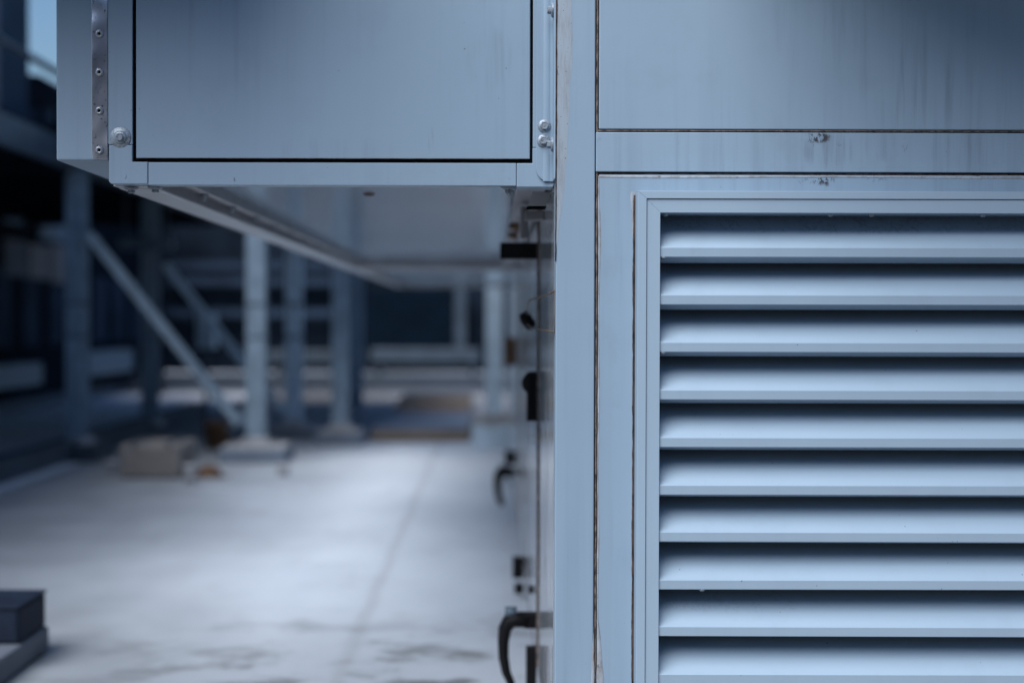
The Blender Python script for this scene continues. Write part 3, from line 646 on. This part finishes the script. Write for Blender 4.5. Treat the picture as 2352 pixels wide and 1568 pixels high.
bm = B(); box(bm, -4.3, 4.5, Y(7.44), Y(7.44) + .6, .001, .17, .01); obj('parapet_wall', bm, 'parapet', pk)
bm = B(); box(bm, -4.3, 4.5, Y(7.42), Y(7.44) + .62, .171, .215, .008); obj('coping', bm, 'kerb', pk)
# timber platform
tp = thing('timber_platform', 'low timber platform with blue-grey top between two posts under the duct', 'platform', (X(965, 4.6), Y(4.8), 0))
bm = B(); box(bm, X(850, 4.5), X(1080, 4.5), Y(4.5), Y(5.3), .012, .075, .008); obj('timber_frame', bm, 'wood', tp)
bm = B(); box(bm, X(850, 4.5) + .01, X(1080, 4.5) - .01, Y(4.5) + .02, Y(5.3), .0755, .10, .006); obj('top_board', bm, 'blue_grey', tp)
bm = B(); box(bm, X(860, 4.5), X(1070, 4.5), Y(5.31), Y(5.6), .001, .13, .01); box(bm, X(860, 4.5), X(1070, 4.5), Y(5.61), Y(6.0), .001, .17, .01); o_ = obj('timber_stack', bm, 'wood'); tag(o_, 'weathered timber baulks stacked just behind the blue-topped platform', 'timber')
# concrete block
cb = thing('concrete_block', 'grey-brown concrete block on the roof between the two nearest foundation pads', 'block', (X(342, 3.5), Y(3.5), 0))
bm = B(); box(bm, X(272, 3.42), X(414, 3.42), Y(3.42), Y(3.42) + .45, .004, .19, .02, 3); obj('block_body', bm, 'grey_block', cb)
bm = B(); box(bm, X(300, 3.42), X(310, 3.42), Y(3.42) - .012, Y(3.42) + .44, .1915, .20, .003); box(bm, X(380, 3.42), X(390, 3.42), Y(3.42) - .012, Y(3.42) + .44, .1915, .20, .003); obj('lifting_strap', bm, 'kerb', cb)
# near-left block
nb = thing('rubber_block', 'dark blue rubber block on a pale slab at the bottom left corner', 'block', (-1.4, Y(1.58), 0))
bm = B(); box(bm, -1.75, -1.172, Y(1.36), Y(1.645), .001, .066, .008); obj('concrete_base', bm, 'parapet', nb)
bm = B(); box(bm, -1.70, -1.178, Y(1.545), Y(1.64), .067, .155, .008); obj('rubber_body', bm, 'navy', nb)
bm = B(); box(bm, -1.70, -1.176, Y(1.543), Y(1.641), .1552, .163, .003); obj('top_plate', bm, 'navy', nb)
# small items
def stub(u, v0, v1, k, r, label, lean=0.0):
    t = thing('vent_stub', label, 'pipe stub', (X(u, k), Y(k), 0), 'short white vent stubs')
    h = Z(v0, k); bm = B(); tube(bm, [(X(u, k), Y(k), .001), (X(u, k), Y(k), h - .02)], r, 16); obj('pipe', bm, 'pad', t)
    bm = B(); lathe(bm, [(0, h - .02), (r * 1.3, h - .02), (r * 1.3, h - .006), (r, h), (0, h + .002)], 16, Matrix.Translation((X(u, k), Y(k), 0))); obj('cap', bm, 'pad', t)
stub(436, 1068, 1112, 3.33, .030, 'short white pipe stub just right of the grey-brown block')
stub(256, 1060, 1086, 3.6, .032, 'short white pipe stub just left of the grey-brown block')
stub(650, 1068, 1095, 3.50, .030, 'short white pipe stub at the right corner of the braced post pad')
k = 3.48
dg = thing('drain_guard', 'small brown leaf guard over a roof drain beside a white stub', 'drain guard', (X(480, k), Y(k), 0))
bm = B(); lathe(bm, [(0, .001), (.075, .001), (.07, .02), (.05, .05), (.02, .065), (0, .066)], 20, Matrix.Translation((X(480, k), Y(k), 0))); obj('dome', bm, 'rust', dg)
bm = B(); lathe(bm, [(0, .001), (.11, .001), (.105, .006), (0, .006)], 24, Matrix.Translation((X(480, k), Y(k), 0))); obj('flange', bm, 'grey_block', dg)
k = 4.25
rc = thing('rusty_bucket', 'rusty brown bucket on the roof left of the braced post foot', 'bucket', (X(498, k), Y(k), 0))
bm = B(); lathe(bm, [(0, .001), (.075, .001), (.095, .17), (.1, .172), (.1, .18), (.09, .18), (.07, .02), (0, .02)], 24, Matrix.Translation((X(498, k), Y(k), 0))); obj('bucket_body', bm, 'rust', rc)
bm = B(); tube(bm, [(X(498, k) + .098 * math.cos(a), Y(k), .17 + .10 * math.sin(a)) for a in [math.pi * q / 12 for q in range(13)]], .004, 8); obj('bucket_handle', bm, 'kerb', rc)
k = 5.0
ec = thing('electrical_cabinet', 'small pale electrical cabinet on a slender stand, seen behind the farther brace', 'cabinet', (X(470, k), Y(k), 0))
bm = B(); box(bm, X(450, k), X(491, k), Y(k), Y(k) + .16, Z(802, k), Z(722, k), .008); obj('cabinet_body', bm, 'post_lit', ec)
bm = B(); box(bm, X(453, k), X(488, k), Y(k) - .008, Y(k) - .0005, Z(797, k), Z(727, k), .003); obj('cabinet_door', bm, 'post_lit', ec)
bm = B(); box(bm, X(466, k), X(474, k), Y(k) + .05, Y(k) + .09, .001, Z(802, k)); obj('stand', bm, 'kerb', ec)
k = 4.5
ct = thing('ceiling_channel', 'short dull blue channel hanging under the deck above the farther brace', 'channel', (X(332, k), Y(k), Z(560, k)))
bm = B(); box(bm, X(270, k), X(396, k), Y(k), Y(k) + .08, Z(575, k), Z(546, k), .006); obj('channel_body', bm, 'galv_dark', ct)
bm = B(); 
for u in (285, 380): tube(bm, [(X(u, k), Y(k) + .04, Z(546, k)), (X(u, k), Y(k) + .04, DECK + .17)], .008, 8)
obj('hanger_rod', bm, 'kerb', ct)
# unseen screen added behind the photographer to darken reflections and low light
ps = thing('shade_screen', 'dark slatted screen added behind the photographer to cut low light', 'screen', (0, -8, 0))
bm = B(); box(bm, -9, 9, -8.1, -8, .05, 4.4)
for q in range(27): box(bm, -9, 9, -7.99, -7.95, .1 + q * .155, .2 + q * .155)
obj('screen_panel', bm, 'parapet', ps)

# hoods added above the fronts (just out of the picture), they shade the upper panels
def hood(x0, x1, y0, zb, label, rc=.46):
    t = thing('shade_hood', label, 'shade hood', ((x0 + x1) / 2, y0, zb), 'added shade hoods over the fronts')
    bm = B(); prism_yz(bm, [(y0 - .02, zb + .35), (y0 - rc, zb + .02), (y0 - rc, zb), (y0 - .02, zb + .33)], x0, x1); obj('hood_plate', bm, 'paint_frame', t)
    for q in (x0, x1 - .004):
        bm = B(); prism_yz(bm, [(y0 - .02, zb + .325), (y0 - rc + .01, zb - .002), (y0 - rc + .01, zb - .05), (y0 - .02, zb - .05)], q, q + .004); obj('hood_cheek', bm, 'paint_frame', t)
hood(-1.3, -.42, YD, 1.68, 'sloping shade hood added over the duct front, above the picture')
hood(.34, 1.9, 0, 1.70, 'sloping shade hood added over the right hand housing, above the picture', .64)

pr = thing('shade_block', 'dark shade block added left of the photographer, outside the picture', 'shade block', (-5.5, 1.3, 0))  # unseen block added to keep light off the left posts and floor
bm = B(); box(bm, -9, -2.95, .7, 3.2, .05, 4.4, .02); obj('shade_block_wall', bm, 'darkblue', pr)
bm = B(); box(bm, -9.1, -2.85, .6, 3.3, 4.41, 4.5, .02); obj('roof_slab', bm, 'kerb', pr)

# small dents and drips stuck on the duct rail and corner
for u, v, a, b in ((289, 408, .0016, .0042), (538, 414, .0005, .0035)):
    bm = B(); lathe(bm, [(0, 0), (1, 0), (.8, .6), (0, 1)], 14, Matrix.Translation((X(u, kd), YD - .0017 if v > 375 else YD + .0008, Z(v, kd))) @ Matrix.Diagonal((a, .0005, b, 1)) @ TO_Y)
    if u < 1100: obj('paint_drip', bm, 'paint_frame' if u == 289 else 'seal', duct)
